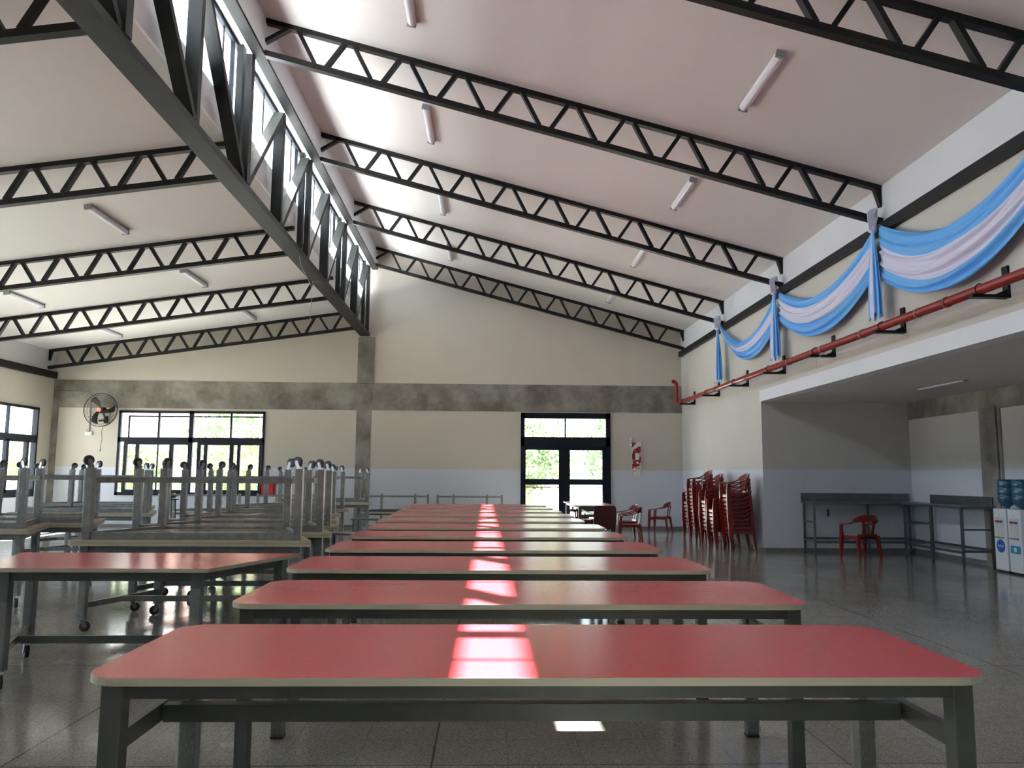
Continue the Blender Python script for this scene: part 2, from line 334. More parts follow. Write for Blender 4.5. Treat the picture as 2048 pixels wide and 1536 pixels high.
w1 = window(1, None, bars, [(x0 + .05, xm, D + .02, D + .026, z0 + .05, z1 - .05), (xm, x1 - .05, D + .02, D + .026, z0 + .05, z1 - .05)])
for n, (a, b, z0, z1) in enumerate(LW):
    xa, xb = XL - .12, XL + .02; m = (a + b) / 2 if n else 20.2; bars = [(xa, xb, a, b, z1 - .07, z1), (xa, xb, a, b, z0, z0 + .12), (xa, xb, a, a + .07, z0, z1), (xa, xb, b - .07, b, z0, z1), (xa, xb, a, b, 2.36, 2.5), (xa, xb, m - .05, m + .05, z0, z1)]
    for y in (m - (m - a) / 2, m + (b - m) * .37): bars.append((xa + .03, xb - .03, y - .02, y + .02, 2.5, z1)); bars.append((xa + .03, xb - .01, y - .06, y + .06, z0, 2.36))
    for y in (a + .25, b - .42): bars.append((xa + .03, xb - .01, y - .05, y + .05, z0, 2.36))
    bars += [(xa + .03, xb - .01, a, b, 2.30, 2.36), (xa + .03, xb - .01, a, b, z0 + .1, z0 + .2)]
    window(2 + n, None, bars, [(XL - .06, XL - .055, a + .05, m, z0 + .05, z1 - .05), (XL - .06, XL - .055, m, b - .05, z0 + .05, z1 - .05)])
    portal((XL - .25, (a + b) / 2, (z0 + z1) / 2), (0, -PI / 2, 0), z1 - z0, b - a)
portal(((WB[0] + WB[1]) / 2, D + .3, (WB[2] + WB[3]) / 2), (-PI / 2, 0, 0), WB[1] - WB[0], WB[3] - WB[2])
portal(((DR[0] + DR[1]) / 2, D + .3, 1.7), (-PI / 2, 0, 0), 2.4, 3.1)
for h in (): portal(((h[0] + h[1]) / 2, YF - .3, (h[2] + h[3]) / 2), (PI / 2, 0, 0), h[1] - h[0], h[3] - h[2])
# clerestory
cb = [YF, -.55, 3.3] + TY[:-1] + [D]; n = 6
for a, b in zip(cb, cb[1:]):
    bars = [(XW - .06, XW - .02, a, b, ZS0, ZS0 + .02), (XW - .06, XW, a, b, ZH - .09, ZH), (XW - .06, XW, a, a + .03, ZS0, ZH)]
    for t in (.42, .9): bars.append((XW - .04, XW - .022, a + (b - a) * t - .015, a + (b - a) * t + .015, ZS0, ZH))
    window(n, None, bars, [(XW - .035, XW - .03, a, b, ZS0, ZH)]); n += 1
    portal((-4.4, (a + b) / 2, (ZS0 + ZH) / 2), (0, -PI / 2, 0), ZH - ZS0 + .3, b - a)
# door -----------------------------------------------------------------
x0, x1, z0, z1 = DR; y0, y1 = D - .06, D + .06
mb = MB()
for b_ in ((x0, x1, y0, y1, z1 - .16, z1), (x0, x0 + .11, y0, y1, 0, z1), (x1 - .13, x1, y0, y1, 0, z1), (x0, x1, y0, y1, 2.34, 2.61), (2.235, 2.275, y0 + .02, y1 - .02, 2.6, z1 - .1)): mb.box(*b_)
dr = struct(mb.build('door_1', 'frame')); MB().box(x0 + .1, x1 - .1, D - .003, D + .003, 2.6, z1 - .12).build('pane', 'glass', dr)
for a, b in ((1.085, 2.234), (2.235, 3.43)):
    mb = MB(); l, r = (a, b)
    gl, gr = (1.10, 2.09) if a < 2 else (2.37, 3.34)
    for b_ in ((l, gl + .02, y0 + .03, y1 - .03, .01, 2.345), (gr - .02, r, y0 + .03, y1 - .03, .01, 2.345), (gl, gr, y0 + .03, y1 - .03, 2.235, 2.345), (gl, gr, y0 + .03, y1 - .03, 1.25, 1.41), (gl, gr, y0 + .03, y1 - .03, .01, .2)): mb.box(*b_)
    lf = mb.build('door_leaf', 'frame', dr); MB().box(gl, gr, D - .003, D + .003, .2, 1.26).box(gl, gr, D - .003, D + .003, 1.40, 2.24).build('pane', 'glass', lf)
    MB().box(gl, gr, D - .01, D + .01, 1.165, 1.185).build('glazing_bar', 'copper', lf)

# ------------------------------------------------------------------ clerestory girder
g = thing('lattice_girder', 'deep dark steel lattice girder running the length of the hall under the clerestory', 'girder', (-3.55, D, 5.47))
def P(o, mb, name, m, **kw):
    loc = o.location; mb.v = [(a - loc.x, b - loc.y, c - loc.z) for a, b, c in mb.v]; return mb.build(name, m, o, **kw)
P(g, MB().box(-3.685, -3.412, -.6, D - .062, 5.47, 5.57), 'bottom_chord', 'girder')
P(g, MB().box(-3.40, -3.235, -.6, D - .01, 7.455, 7.50).box(-3.40, -3.34, -.6, D - .01, 7.5, 7.56), 'top_chord', 'girder')
posts = [1.4 + 1.925 * k for k in range(-1, 12)]; PY = [y for y in (3.35, 5.275, 7.2, 9.1, 11.0, 12.93, 14.85, 16.78, 18.72, 20.66, 22.6)]
for i, y in enumerate(PY):
    w = .1 if i % 2 else .11
    P(g, MB().box(-3.60, -3.43, y - w / 2, y + w / 2, 5.57, 7.5) if i % 2 else MB().box(-3.62, -3.53, y - .07, y + .07, 5.57, 7.6).box(-3.49, -3.40, y - .07, y + .07, 5.57, 7.46), 'post', 'girder')
for i in range(len(PY) - 1):
    a, b = PY[i], PY[i + 1]
    p, q = ((a + .1, 7.45), (b - .08, 5.6)) if b <= 11.1 else ((b - .06, 7.45), (a + .12, 5.6))
    P(g, MB().bar((-3.515, p[0], p[1]), (-3.515, q[0], q[1]), .17, .09, up=(0, 1, 0)), 'diagonal', 'girder')

# ------------------------------------------------------------------ roof trusses
def truss_parts(t, L, slope, depth, n, leftside):
    # local: x from 0 (girder) to L, z = 0 at ceiling at x=0
    s = slope
    MB().bar((0, 0, -.035), (L, 0, -.035 + s * L), .10, .07).build('top_chord', 'black', t)
    MB().bar((0, 0, -depth + .03), (L, 0, -depth + .03 + s * L), .11, .08).build('bottom_chord', 'black', t)
    d = L / n; zt, zb = -.06, -depth + .07
    first = None
    for i in range(n):
        u = abs(i * d); m = i * d + d / 2; e = i * d + d
        a = (i * d + .1 * d, 0, zb + s * (i * d + .1 * d)); b = (m - .09 * d, 0, zt + s * (m - .09 * d)); c = (m + .09 * d, 0, zt + s * (m + .09 * d)); f_ = (e - .1 * d, 0, zb + s * (e - .1 * d))
        if i == 0 and not leftside: a = (0, 0, zb + .14)
        for p, q in ((a, b), (c, f_)):
            if i == n - 1 and p is c: 
                e0 = (e, 0, zt + s * e)
                MB().prism([(e - .10 * (1 if L > 0 else -1), zt + s * e + .02), (e, zt + s * e + .02), (e, zt + s * e - .25), (e - .02 * (1 if L > 0 else -1), zt + s * e - .25)], lambda p_, t_: (p_[0], t_, p_[1]), -.04, .04).build('gusset', 'black', t); continue
            MB().bar(p, q, .09, .055).build('brace', 'black', t)
ordn = ['at the back wall', 'second from the back wall', 'third from the back wall', 'fourth from the back wall', 'nearest the camera']
rt = None
for i, y in enumerate(TY[::-1]):
    xg = -3.25
    if rt is None:
        rt = thing('roof_truss', '', 'roof truss', group='trusses of the right roof slope'); truss_parts(rt, XR - xg - .01, -RS, .56, 11, False); o = rt
    else: o = dup(rt)
    o.location = (xg, y, zr(xg)); o['label'] = 'black lattice truss under right ceiling slope, ' + ordn[i]
lt = None
for i, y in enumerate(TY[::-1]):
    xg = -3.69; L = XL - xg + .01
    if lt is None:
        lt = thing('roof_truss', '', 'roof truss', group='trusses of the left roof slope'); truss_parts(lt, L, LS, .54, 11, True); o = lt
    else: o = dup(lt)
    o.location = (xg, y, zl(xg)); o['label'] = 'black lattice truss under left ceiling slope, ' + ordn[i]

# ------------------------------------------------------------------ ceiling lights
def make_light():
    t = thing('ceiling_light', '', 'ceiling light', group='tube lights on the ceilings')
    MB().box(-.045, .045, -.66, .66, -.03, 0).build('housing', 'cap', t)
    MB().prism([(.06 * math.cos(a), -.028 - .055 * math.sin(a)) for a in [PI * k / 8 for k in range(9)]], lambda p, t_: (p[0], t_, p[1]), -.64, .66).build('diffuser', 'lamp', t)
    for y in (-.675, .675): MB().box(-.06, .06, y - .015, y + .015, -.085, 0).build('end_cap', 'cap', t)
    return t
L0 = make_light(); used = False
for xs, ys, zf, sl, side in (((3.30,), (9.16, 13.05, 17.0, 20.8), zr, RS, 'right slope, outer row'), ((-1.03,), (9.3, 13.05, 17.0, 20.9), zr, RS, 'right slope, inner row'), ((-6.43, -10.03), (13.3, 17.33, 21.2), zl, -LS, 'left slope')):
    for x in xs:
        for k, y in enumerate(ys):
            if x == -6.43 and y < 12: continue
            o = dup(L0) if used else L0; used = True
            o.location = (x, y, zf(x)); o.rotation_euler = (0, math.atan(sl), 0)
            rank = ['nearest the camera', 'second from the camera', 'third from the camera', 'nearest the back wall'][k if len(ys) == 4 else k + 1]
            s_ = side if side != 'left slope' else ('left slope, row nearer the girder' if x > -8 else 'left slope, row nearer the windows')
            o['label'] = 'unlit white tube light on the %s, %s' % (s_, rank)
o = dup(L0); o.location = (7.5, 12.9, ZA); o.rotation_euler = (0, 0, 0); o.scale = (.6, 1, .4); o['label'] = 'tube light on the alcove ceiling above the water coolers'; del o['group']

# ------------------------------------------------------------------ long dining tables
def rrect(x0, x1, y0, y1, r, n=6):
    p = []
    for cx, cy_, a0 in ((x1 - r, y0 + r, -PI / 2), (x1 - r, y1 - r, 0), (x0 + r, y1 - r, PI / 2), (x0 + r, y0 + r, PI)):
        for k in range(n + 1): a = a0 + PI / 2 * k / n; p.append((cx + r * math.cos(a), cy_ + r * math.sin(a)))
    return p
def rpoly(pts, r, n=5):
    out = []; k = len(pts)
    for i in range(k):
        p = Vector(pts[i]); a = (Vector(pts[i - 1]) - p).normalized(); b = (Vector(pts[(i + 1) % k]) - p).normalized()
        th = a.angle(b); t = r / math.tan(th / 2); p0, p1 = p + a * t, p + b * t
        for j in range(n + 1):
            u = j / n; out.append(tuple((1 - u) ** 2 * p0 + 2 * u * (1 - u) * p + u * u * p1))
    return out
def tabletop(poly, z1, th, parent, flip=False):
    # coloured laminate on one side, bare board on the other, banded edge
    fn = lambda p, t: (p[0], p[1], t)
    mb = MB(); n = len(poly)
    lo, hi = (z1 - th, z1)
    mb.v = [(p[0], p[1], lo) for p in poly] + [(p[0], p[1], hi) for p in poly]
    mb.quad(list(range(n))[::-1], 0 if flip else 2); mb.quad([n + i for i in range(n)], 2 if flip else 0)
    for i in range(n): mb.quad([i, (i + 1) % n, n + (i + 1) % n, n + i], 1)
    return mb.build('tabletop', ['red', 'edge', 'wood'], parent, bevel=.0015)
TL, TR, TD, TZ = -1.432, 1.471, .9036, .87
def make_long_table():
    t = thing('dining_table', '', 'table', group='long red dining tables in the centre row')
    tabletop(rrect(TL, TR, 0, TD, .12), TZ, .026, t)
    a, b, c, d = TL + .19, TR - .0 - .09 + .0, .10, TD - .11
    a = -1.215 ; b = 1.575 - .0
    a, b = -1.352, 1.392
    z1 = TZ - .026
    MB().box(a, b, c - .025, c + .025, z1 - .056, z1).box(a, b, d - .025, d + .025, z1 - .056, z1).box(a - .025, a + .025, c, d, z1 - .056, z1).box(b - .025, b + .025, c, d, z1 - .056, z1).build('apron', 'grey', t)
    for x in (a, b):
        for y in (c, d):
            l = MB().box(x - .033, x + .033, y - .033, y + .033, .012, z1).build('leg', 'grey', t, bevel=.003)
            MB().box(x - .035, x + .035, y - .035, y + .035, 0, .014).build('foot', 'blk', l)
    m = (c + d) / 2
    MB().box(a + .03, b - .03, m - .025, m + .025, .615, .675).box(a - .02, a + .02, c, d, .615, .675).box(b - .02, b + .02, c, d, .615, .675).build('stretcher', 'grey', t)
    return t
names = ['nearest the camera, filling the foreground', 'second from the camera', 'third from the camera', 'fourth from the camera', 'fifth from the camera', 'sixth of the row, at its middle', 'fifth from the far end of the row', 'fourth from the far end of the row', 'third from the far end of the row', 'next to last before the back wall', 'last before the back wall']
T0 = make_long_table(); sh = [.173, .172, .085, .06, .01, -.005, -.085, -.08, -.13, -.17, -.2]
for i in range(11):
    o = dup(T0) if i else T0
    o.location = (sh[i], 2.596 + 1.4367 * i, 0); o['label'] = 'long red-topped table in the centre row, ' + names[i]
    if i < 2:
        for (x, y) in ((-1.352, TD - .11), (1.392, TD - .11)):
            w = MB()
            w.grid(lambda u, v, x=x, y=y: (x + .04 * math.copysign(min(1, abs(1.5 * math.cos(2 * PI * v))), math.cos(2 * PI * v)) + .004 * math.sin(40 * u + 9 * v), y + .04 * math.copysign(min(1, abs(1.5 * math.sin(2 * PI * v))), math.sin(2 * PI * v)), .03 + .74 * u), 30, 16)
            P2 = w.build('plastic_wrap', 'film', o)

# ------------------------------------------------------------------ trapezoid caster tables
LH, SH, DP, CZ = 1.165, .77, 1.13, .834        # half long side, half short side, depth, height
def make_trap(short_near=False):
    t = thing('caster_table', '', 'table')
    pts = [(-LH, 0), (LH, 0), (SH, DP), (-SH, DP)]
    tabletop(rpoly(pts, .05), CZ, .028, t)
    q = [(-LH + .16, .09), (LH - .16, .09), (SH - .10, DP - .1), (-SH + .10, DP - .1)]
    z1 = CZ - .028; mb = MB()
    for i in range(4): mb.bar((*q[i], z1 - .035), (*q[(i + 1) % 4], z1 - .035), .03, .07)
    mb.build('apron', 'grey3', t)
    mb = MB()
    for f_ in (.27, .5, .73):
        hx = LH - .16 + (SH - LH + .06) * f_; y = .09 + (DP - .19) * f_; mb.box(-hx, hx, y - .02, y + .02, z1 - .05, z1)
    mb.build('cross_rail', 'grey3', t)
    for i, (x, y) in enumerate(q):
        l = MB().box(x - .035, x + .035, y - .035, y + .035, .125, z1).build('leg', 'grey3', t, bevel=.003)
        k = [.5, -.9, 2.2, -2.6][i]; ca, sa = math.cos(k), math.sin(k)
        c = MB(); off = .03; cx, cy_ = x + ca * off, y + sa * off
        c.box(x - .04, x + .04, y - .035, y + .035, .118, .126, 0)
        for s_ in (-1, 1):
            px, py = -sa * s_ * .02, ca * s_ * .02
            c.bar((x + px, y + py, .12), (cx + px, cy_ + py, .045), .004, .04, up=(ca, sa, 0), mi=0)
        c.tube([(cx - sa * -.016, cy_ + ca * -.016, .048), (cx - sa * .016, cy_ + ca * .016, .048)], .048, 18, 1)
        c.tube([(cx - sa * -.024, cy_ + ca * -.024, .048), (cx - sa * .024, cy_ + ca * .024, .048)], .014, 10, 0)
        c.build('caster', ['chrome', 'rubber'], l)
    mb = MB(); zz = .24
    for a, b in ((q[1], q[2]), (q[0], q[3])): mb.bar((*a, zz), (*b, zz), .03, .055)
    ml = ((q[0][0] + q[3][0]) / 2, (q[0][1] + q[3][1]) / 2); mr = ((q[1][0] + q[2][0]) / 2, ml[1]); mb.bar((*ml, zz), (*mr, zz), .035, .055)
    mb.build('stretcher', 'grey3', t)
    for i, (x, y) in enumerate(q):
        w = MB(); w.grid(lambda u, v, x=x, y=y, i=i: (x + .041 * max(-1, min(1, 1.4 * math.cos(2 * PI * v))) + .003 * math.sin(33 * u + 9 * v + i), y + .041 * max(-1, min(1, 1.4 * math.sin(2 * PI * v))) + .003 * math.cos(47 * u), .14 + (.45 + .1 * (i % 2)) * u), 26, 16)
        w.build('plastic_wrap', 'film', t)
    return t
K0 = make_trap(); kused = [False]
def trap(x, y, inv, label, group, rz=0, z=0):
    o = dup(K0) if kused[0] else K0; kused[0] = True
    o.location = (x, y, z); o.rotation_euler = (0, 0, rz)
    if inv:   # turned upside down on its twin: rotate half a turn about the depth axis
        o.rotation_euler = (0, PI, rz); o.location = (x, y, z + 2 * CZ + .001)
    o['label'] = label
    if group:
        o['group'] = group
        for ch in o.children:
            if ch.name.split('.')[0] in ('apron', 'leg', 'stretcher', 'cross_rail'):
                if 'g2' not in stash: stash['g2'] = {}
                k = ch.data.name
                if k not in stash['g2']:
                    d = ch.data.copy(); d.materials[0] = MT['grey2']; stash['g2'][k] = d; stash['g2'][d.name] = d
                ch.data = stash['g2'][k]
    return o
stash = {}
trap(-2.72, 6.93, False, 'red-topped trapezoid table on casters standing upright at left, in front of the stacked tables', None, rz=PI)
stacks = [('front', -2.83, 7.85), ('second', -2.85, 8.99), ('third', -2.98, 10.12), ('fourth', -3.24, 11.4), ('fifth', -3.52, 13.3), ('sixth', -3.7, 15.15), ('rearmost', -3.75, 18.7)]
for i, (nm, x, y) in enumerate(stacks):
    trap(x, y, False, 'upright caster table, bottom of the %s pair stacked beside the red tables' % nm, 'stacked caster tables beside the centre row')
    trap(x, y, True, 'upside-down caster table, wheels up, on the %s pair beside the red tables' % nm, 'stacked caster tables beside the centre row')
for nm, x, y in (('front', -6.28, 9.29), ('second', -6.14, 10.48), ('third', -6.5, 13.15), ('rearmost', -7.4, 15.3)):
    trap(x, y, False, 'upright caster table, bottom of the %s pair near the left window' % nm, 'stacked caster tables by the left wall')
    trap(x, y, True, 'upside-down film-wrapped caster table on the %s pair near the left window' % nm, 'stacked caster tables by the left wall')

# ------------------------------------------------------------------ low trapezoid benches at the back
def make_bench():
    t = thing('low_table', '', 'low table'); z = .49
    tabletop(rpoly([(-.97, 0), (.97, 0), (.50, .75), (-.50, .75)], .04), z, .022, t)
    q = [(-.86, .06), (.86, .06), (.46, .69), (-.46, .69)]; mb = MB()
    for i in range(4): mb.bar((*q[i], z - .045), (*q[(i + 1) % 4], z - .045), .025, .045)
    mb.build('apron', 'grey', t)
    for x, y in q: MB().box(x - .03, x + .03, y - .03, y + .03, 0, z - .022).build('leg', 'grey2', t)
    mb = MB(); mb.bar((*q[0], .055), (*q[1], .055), .03, .05); mb.build('stretcher', 'grey2', t)
    return t
B0 = make_bench(); bu = False
for nm, x, y in (('nearest the door', -.44, 21.7), ('beside the concrete column', -2.42, 21.7), ('beside the red crate', -5.2, 21.6), ('under the back window, far left', -7.4, 21.6)):
    for inv in (False, True):
        o = dup(B0) if bu else B0; bu = True; o.location = (x, y, .981 if inv else 0); o.rotation_euler = (0, PI if inv else 0, 0)
        o['group'] = 'low tables stored along the back wall'
        o['label'] = ('low trapezoid table legs up on its twin, pair ' if inv else 'low upright trapezoid table under its twin, pair ') + nm

# small wrapped benches between the stacks and the red tables
for nm, x, y in (('nearer', -2.05, 12.0), ('farther', -2.3, 15.9)):
    t = thing('bench', 'low bench with shiny wrapped top at the left ends of the red tables, the %s' % nm, 'bench', (x, y, 0), -.35)
    MB().box(-.3, .3, -.14, .14, .62, .65).build('seat', 'steel', t)
    for dx in (-.26, .26):
        for dy in (-.1, .1): MB().box(dx - .015, dx + .015, dy - .015, dy + .015, 0, .62).build('leg', 'grey', t)

# ------------------------------------------------------------------ monobloc chairs
def lerp(a, b, t): return a + (b - a) * t
def make_chair():
    t = thing('plastic_chair', '', 'chair')
    # seat: dished plate with rolled front
    def top(u, v):
        y = lerp(-.23, .22, v); w = lerp(.235, .195, v); x = lerp(-w, w, u)
        z = .415 - .018 * math.cos(PI * (u - .5)) * math.sin(PI * min(1, v + .1)) - (.035 * (1 - v / .12) ** 2 if v < .12 else 0)
        return x, y, z
    mb = MB(); mb.grid(top, 10, 12); mb.grid(lambda u, v: (lambda p: (p[0], p[1], p[2] - .014))(top(u, v)), 10, 12)
    mb.box(-.235, .235, -.235, -.222, .33, .385).bar((-.225, -.22, .385), (-.195, .21, .385), .014, .065).bar((.225, -.22, .385), (.195, .21, .385), .014, .065)
    mb.build('seat', 'plas', t)
    # back: curved top rail, slats
    A = [PI * k / 12 for k in range(13)]
    mb = MB(); pts = []; hw = []
    for k in range(13):
        u = k / 12; x = lerp(-.25, .25, u); y = .27 - .10 * (2 * u - 1) ** 2 * 1.1; z = .755 - .06 * abs(2 * u - 1) ** 3; pts.append((x, y, z)); hw.append(lerp(.03, .068, math.sin(PI * u) ** .6))
    mb.ribbon(pts, hw, .008, side=(0, .15, 1))
    for x in (-.1, .1): mb.ribbon([(x * .9, .205, .40), (x, .235, .55), (x * 1.1, .262, .71)], [.034, .022, .034], .008, side=(1, 0, 0))
    mb.ribbon([(-.2, .2, .43), (0, .215, .435), (.2, .2, .43)], .022, .007, side=(0, .1, 1))
    mb.build('backrest', 'plas', t)
    for s in (-1, 1):
        MB().ribbon([(s * .245, .17, .70), (s * .268, .05, .645), (s * .272, -.08, .625), (s * .268, -.18, .62), (s * .262, -.222, .595)], [.026, .03, .034, .034, .028], .011, side=(1, 0, 0)).build('armrest', 'plas', t)
        MB().ribbon([(s * .262, -.215, .61), (s * .25, -.228, .5), (s * .245, -.232, .38), (s * .262, -.25, 0)], [.014, .016, .03, .02], [.034, .036, .036, .018], side=(1, .0, 0)).build('leg', 'plas', t)
        MB().ribbon([(s * .2, .205, .42), (s * .21, .225, .3), (s * .222, .27, 0)], [.036, .032, .022], [.03, .026, .018], side=(1, 0, 0)).build('leg', 'plas', t)
    return t
CH = make_chair(); cu = [False]
def chair(x, y, rz, label, group=None, z=0):
    o = dup(CH) if cu[0] else CH; cu[0] = True
    o.location = (x, y, z); o.rotation_euler = (0, 0, rz); o['label'] = label
    if group: o['group'] = group
    elif 'group' in o: del o['group']
    return o
chair(7.1, 15.17, PI + .18, 'red plastic armchair standing alone in the alcove in front of the steel table')
chair(4.74, 21.88, -PI / 2 - .5, 'red plastic armchair standing alone between the fire extinguisher and the chair stacks')
chair(3.42, 19.7, -PI / 2 + .05, 'red plastic armchair pulled up to the right side of the table by the door')
chair(1.42, 18.9, PI / 2 + .15, 'red plastic armchair at the left side of the table by the door')
chair(2.5, 20.75, .1, 'red plastic armchair at the far end of the table by the door, facing the camera')
chair(3.3, 18.5, -PI / 2 - .1, 'red plastic armchair next to the maroon chair, near the table by the door')
sn = ['nearest the alcove corner', 'second from the alcove', 'third from the alcove', 'fourth from the alcove', 'fifth from the alcove', 'nearest the door']
for k, (y, n_, x, e) in enumerate(((16.57, 10, 5.22, .0), (17.2, 6, 5.08, 0), (17.82, 8, 5.1, 0), (18.44, 10, 5.22, 0), (19.06, 11, 5.16, 0), (19.75, 7, 5.18, 0))):
    for j in range(n_):
        pos = 'bottom chair' if j == 0 else 'top chair' if j == n_ - 1 else '%s' % (['second', 'third', 'fourth', 'fifth', 'sixth', 'seventh', 'eighth', 'ninth', 'tenth'][j - 1] + ' from the floor')
        chair(x - .006 * j + random.uniform(-.004, .004), y + random.uniform(-.006, .006), -PI / 2, 'red armchair, %s of the stack %s' % (pos, sn[k]), 'red plastic chairs stacked along the right wall', z=.084 * j)
# maroon upholstered chair
t = thing('padded_chair', 'maroon chair with solid rounded back, before the table by the door', 'chair', (2.47, 17.0, 0))
MB().prism(rpoly([(-.23, .44), (.23, .44), (.235, .89), (-.235, .89)], .08), lambda p, q: (p[0], q + (p[1] - .44) * -.12, p[1]), -.23, -.20).build('backrest', 'darkred', t)
MB().prism(rpoly([(-.22, -.2), (.22, -.2), (.22, .22), (-.22, .22)], .06), lambda p, q: (p[0], p[1], q), .41, .45).build('seat', 'darkred', t)
for x in (-.2, .2):
    for y in (-.2, .2): MB().tube([(x, y, 0), (x, y, .41)], .012).build('leg', 'blk', t)
# table by the door: same model turned across
t = dup(T0); t.location = (2.95, 17.35, 0); t.rotation_euler = (0, 0, PI / 2); t.location = (2.83, 18.85, 0)
t['label'] = 'long red-topped table turned lengthwise to the door, its glossy top glaring white'; del t['group']
for c_ in list(t.children):
    if c_.name.startswith('plastic_wrap'): bpy.data.objects.remove(c_)

# ------------------------------------------------------------------ steel work tables in the alcove
def steel_table(label, loc, rz, L, DPT, splash, legs):
    t = thing('steel_table', label, 'work table', loc, rz)
    MB().box(0, L, -DPT, 0, .99, 1.03).build('top', 'steel', t, bevel=.004)
    MB().box(splash[0], splash[1], -.025, 0, 1.03, 1.19).build('splashback', 'steel', t, bevel=.003)
    for x, y in legs:
        l = MB().box(x - .02, x + .02, y - .02, y + .02, .02, .99).build('leg', 'steel', t); MB().tube([(x, y, 0), (x, y, .03)], .016).build('foot', 'blk', l)
    mb = MB(); xs = sorted(set(l[0] for l in legs)); 
    mb.box(xs[0], xs[-1], -.08, -.05, .27, .31).box(xs[0], xs[-1], -DPT + .03, -DPT + .06, .23, .27)
    for x in (xs[0], xs[-1]): mb.box(x - .015, x + .015, -DPT + .04, -.05, .25, .29).box(x - .015, x + .015, -DPT + .04, -.05, .62, .65)
    mb.build('rail', 'steel', t); return t
steel_table('long stainless steel work table with splashback along the alcove end wall', (6.40, DA - .03, 0), 0, 2.26, .62, (0, 2.24), [(.04, -.05), (.04, -.55), (1.35, -.05), (2.2, -.05), (1.85, -.55)])
o = steel_table('stainless steel work table with short splashback, next to the water coolers', (XA - .05, 15.5, 0), -PI / 2, 2.0, .62, (0, 1.92), [(.04, -.05), (.04, -.55), (1.93, -.05), (1.93, -.57), (1.0, -.57)])

# ------------------------------------------------------------------ water coolers
def cooler(x, y, label, lab2, square):
    t = thing('water_cooler', label, 'water cooler', (x, y, 0))     # front faces -X
    MB().box(0, .30, 0, .32, .03, 1.02).build('body', 'cool', t, bevel=.015)
    MB().box(.02, .28, .02, .30, 0, .04).build('base', 'blk', t)
    MB().box(-.004, .01, .05, .27, .58, .88).build('recess', 'soffit', t); MB().box(-.03, 0, .06, .26, .55, .57).build('drip_tray', 'cap', t)
    for yy, m_ in ((.10, 'logo'), (.20, 'signred')): MB().box(-.04, 0, yy - .02, yy + .02, .80, .83).build('tap', m_, t)
    MB().tube([(-.003, .16, .92), (0.002, .16, .92)], .008).build('indicator', 'signred', t)
    if square:
        MB().box(-.003, 0, .04, .28, .33, .45).build('sticker', 'teal', t); MB().tube([(-.005, .16, .39), (-.003, .16, .39)], .035, 20).build('sticker_mark', 'signwhite', t)
    else:
        s = MB().tube([(-.003, .16, .42), (0, .16, .42)], .105, 28).build('sticker', 'logo', t); mb = MB()
        for k in range(6): mb.box(-.005, -.003, .09 + .025 * k, .10 + .025 * k, .40, .435 + .012 * (k % 2))
        mb.build('lettering', 'signwhite', s)
    b = thing('water_bottle', lab2, 'water bottle', (x + .15, y + .16, 1.02))
    MB().lathe([(.03, -.0), (.04, .03), (.09, .06), (.132, .12), (.135, .2), (.128, .215), (.135, .23), (.135, .32), (.128, .335), (.135, .35), (.135, .43), (.12, .47), (.02, .475)], (0, 0, 0), n=24).build('bottle_body', 'water', b)
    return t
cooler(8.36, 12.78, 'white water cooler with a round blue sticker, nearer the steel table', 'blue water bottle upside down on the cooler with the round sticker', False)
cooler(8.36, 12.42, 'white water cooler with a rectangular teal sticker at the right edge of the photo', 'blue water bottle upside down on the cooler at the right edge', True)
# switch plate and access panel in the alcove
tag(MB().box(6.95, 6.98, DA - .012, DA, .72, .86).build('wall_socket', 'blk'), 'small black socket on the alcove end wall under the steel table', 'socket')

# ------------------------------------------------------------------ red pipe
PX, PZ = 5.35, 3.545
mb = MB(); pts = [(PX, YF + .3, PZ), (PX, D - .75, PZ)] + [(PX, D - .75 + .12 * math.sin(a), PZ + .12 * (1 - math.cos(a))) for a in (.4, .8, 1.2, 1.57)] + [(PX, D - .63, 4.08)] + [(PX - .1 * (1 - math.cos(a)), D - .63, 4.08 + .1 * math.sin(a)) for a in (.4, .8, 1.2, 1.57)] + [(PX - .13, D - .63, 4.18)]
pp = thing('red_pipe', 'red painted pipe running along the right wall below the drapery', 'pipe', (PX, D - .7, PZ))
P(pp, mb.tube(pts, .057, 14), 'pipe_run', 'pipe')
for y in (20.9, 18.4, 16.2, 13.9, 12.8, 11.1, 9.0, 7.4): P(pp, MB().tube([(PX, y - .03, PZ), (PX, y + .03, PZ)], .064, 14), 'coupling', 'pipe')
order = ['farthest, in the corner', 'second from the corner', 'third from the corner', 'fourth from the corner', 'third from the right edge of the photo', 'second from the right edge of the photo', 'nearest the right edge of the photo']
br = None
for k, y in enumerate((21.5, 19.2, 17.05, 14.9, 12.72, 10.53, 8.36)):
    if br is None:
        br = thing('pipe_bracket', '', 'bracket', group='black brackets under the red pipe')
        MB().box(-.025, 0, -.05, .05, -.06, .28).build('wall_plate', 'black', br)
        MB().box(-.42, 0, -.05, .05, -.075, -.04).prism([(-.025, .02), (-.025, -.04), (-.16, -.04)], lambda p, t: (p[0], t, p[1]), -.03, .03).build('arm', 'black', br)
        MB().tube([(-.3 + .063 * math.cos(a), 0, .022 + .063 * math.sin(a)) for a in [PI * j / 8 - .2 for j in range(12)]], .006, 6).build('strap', 'black', br); o = br
    else: o = dup(br)
    o.location = (XR, y, 3.525); o['label'] = 'black steel bracket carrying the red pipe, ' + order[k]
